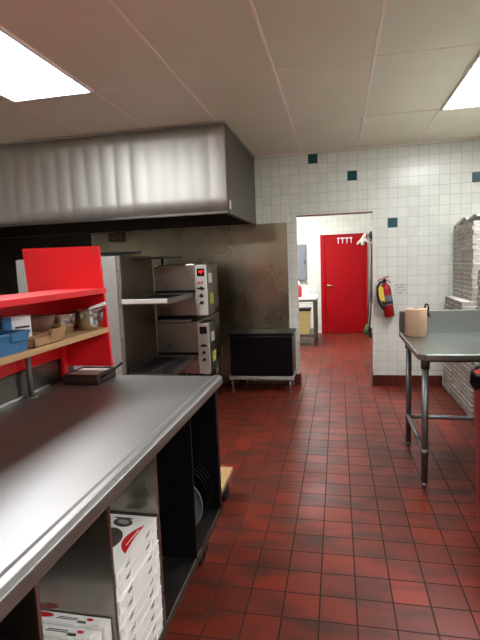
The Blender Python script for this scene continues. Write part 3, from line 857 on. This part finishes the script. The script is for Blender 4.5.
MB().lathe([(.022, .0005), (.073, .0005), (.0755, .004), (.0755, .193), (.073, .197), (.026, .197)], (.553, 3.60, .871), 48).build('paper', M['kraft'], rp)
MB().lathe([(.020, .001), (.023, .001), (.023, .194), (.020, .194), (.020, .001)], (.553, 3.60, .871), 24).build('core', M['cardboard'], rp)
ft = MB().tube([(.645, 3.775, 1.035), (.645, 3.775, 1.07), (.652, 3.765, 1.085), (.662, 3.75, 1.078), (.665, 3.745, 1.05), (.66, 3.743, 1.02), (.67, 3.742, 0.99)], .007, 10)
solo(ft, 'hanging_hook', M['black_metal'], (.645, 3.775, 1.035), 'small black hook over the backsplash right behind the paper roll', 'hook')

# ------------------------------------------------------------------ red bin
rb = thing('trash_bin', (.897, 2.60, 0), 'red trash bin with black liner cut by the right edge', 'bin')
MB().lathe([(0, 0), (.165, 0), (.172, .01), (.205, .79), (.213, .795), (.213, .82), (.20, .82), (.168, .015), (0, .015)], (.897, 2.60, 0), 40).build('body', M['red_plastic'], rb)
ln = MB()
n = 40; rings = []
for r, z, wv in ((.02, .30, 0), (.12, .31, .004), (.186, .42, .004), (.196, .70, .002), (.203, .825, .002), (.214, .842, .004), (.221, .825, .004), (.222, .79, .006), (.220, .76, .009)):
    rings.append([ln.bm.verts.new((.897 + (r + wv * math.sin(k * 2.3)) * math.cos(2 * PI * k / n), 2.60 + (r + wv * math.sin(k * 2.3)) * math.sin(2 * PI * k / n), z + wv * 2 * math.sin(k * 1.7))) for k in range(n)])
for a, b in zip(rings, rings[1:]):
    for k in range(n):
        f = ln.bm.faces.new([a[k], a[(k + 1) % n], b[(k + 1) % n], b[k]]); f.smooth = True
ln.build('liner', M['black_vinyl'], rb)

# ------------------------------------------------------------------ fire extinguisher
fe = thing('fire_extinguisher', (.49, WF - .075, 1.0), 'red fire extinguisher with black hose hanging on the white tiled wall', 'fire extinguisher')
R_ = Matrix.Translation((.555, WF - .075, .80)) @ Matrix.Rotation(math.radians(-8), 4, 'Y')
MB().lathe([(0, 0), (.05, 0), (.056, .012), (.056, .30), (.048, .335), (.026, .36), (.018, .375), (0, .375)], None, 32, axis=R_).build('cylinder', M['red_ext'], fe)
MB().lathe([(.0566, .13), (.0566, .235)], None, 32, axis=R_).build('label', M['grey_paint'], fe)
MB().lathe([(.0569, .14), (.0569, .175)], None, 32, axis=R_).build('label_band', M['print_black'], fe)
v = MB()
v.obox(R_ @ Matrix.Translation((0, 0, .392)), .034, .034, .045, .004)
v.build('valve', M['black_metal'], fe)
MB().obox(R_ @ Matrix.Translation((-.01, -.0, .425)) @ Matrix.Rotation(math.radians(-12), 4, 'Y'), .13, .024, .010, .003).obox(R_ @ Matrix.Translation((.03, 0, .395)) @ Matrix.Rotation(math.radians(40), 4, 'Y'), .09, .024, .010, .003).build('lever', M['red_ext'], fe)
hs = [(-.015, -.02, .395), (-.05, -.03, .39), (-.085, -.03, .34), (-.095, -.03, .26), (-.09, -.03, .18), (-.07, -.035, .12), (-.05, -.04, .09)]
MB().tube([R_ @ Vector(p) for p in hs], .013, 12).build('hose', M['black_rubber'], fe)
MB().prism([(-.078, .20), (-.03, .17), (-.028, .33), (-.06, .36), (-.082, .32)], lambda u, v_, d: R_ @ Vector((u, d, v_)), -.052, -.048).build('tag', M['yellow'], fe, 'yellow inspection tag')
MB().box(.50, .56, WF - .018, WF, 1.0, 1.12, .003).build('bracket', M['black_metal'], fe)

# small sign on the tile
sg = thing('wall_notice', (.683, WF - .002, 1.0950), 'small pale notice with faint writing right of the fire extinguisher', 'notice')
MB().box(.621, .745, WF - .003, WF - .0005, 1.0380, 1.1500, .0005).build('card', M['tile_far'] if False else mat('pale_notice_card', (214, 214, 206), .4, noise=.03), sg)
lm = MB()
for z, segs in ((1.1350, ((.633, .658), (.668, .708), (.718, .733))), (1.1100, ((.638, .678), (.686, .718))), (1.0830, ((.633, .653), (.663, .683), (.690, .730))), (1.0550, ((.643, .698),))):
    for a, b in segs: lm.box(a, b, WF - .0036, WF - .003, z - .004, z + .004)
lm.build('writing', M['grey_paint'], sg)
bd = MB()
bd.box(.621, .745, WF - .0034, WF - .003, 1.1480, 1.1510).box(.621, .745, WF - .0034, WF - .003, 1.0380, 1.0410).box(.621, .624, WF - .0034, WF - .003, 1.0380, 1.1510).box(.742, .745, WF - .0034, WF - .003, 1.0380, 1.1510)
bd.build('border', M['grey_paint'], sg)
# white wall plate beside the steel sheet
solo(MB().box(-.55, -.52, WF - .012, WF, 1.89, 1.945, .003), 'wall_plate', M['white'], (-.535, WF, 1.89), 'tiny white plate at upper right corner of the steel wall sheet', 'wall plate')

# ------------------------------------------------------------------ world, camera, view
wd = bpy.data.worlds.new('world'); S.world = wd; wd.use_nodes = True
wd.node_tree.nodes['Background'].inputs[0].default_value = (.05, .05, .05, 1)
wd.node_tree.nodes['Background'].inputs[1].default_value = 1
cam = bpy.data.cameras.new('camera'); co = bpy.data.objects.new('camera', cam); C.objects.link(co)
f = 472.34
R3 = Matrix(((.97892952, .01330446, .20376452), (.20061069, .12357259, -.97184627), (-.0381096, .99224634, .11829984)))
co.matrix_world = Matrix.Translation((0, 0, 1.44)) @ R3.to_4x4()
cam.sensor_fit = 'VERTICAL'; cam.sensor_height = 24; cam.lens = f / 640 * 24
cam.clip_start = .02
S.camera = co
S.view_settings.view_transform = 'Standard'; S.view_settings.look = 'None'
S.view_settings.gamma = 1; S.view_settings.use_curve_mapping = False
S.view_settings.exposure = 1.35
S.cycles.max_bounces = 8
S.cycles.use_denoising = True
S.cycles.sample_clamp_indirect = 6
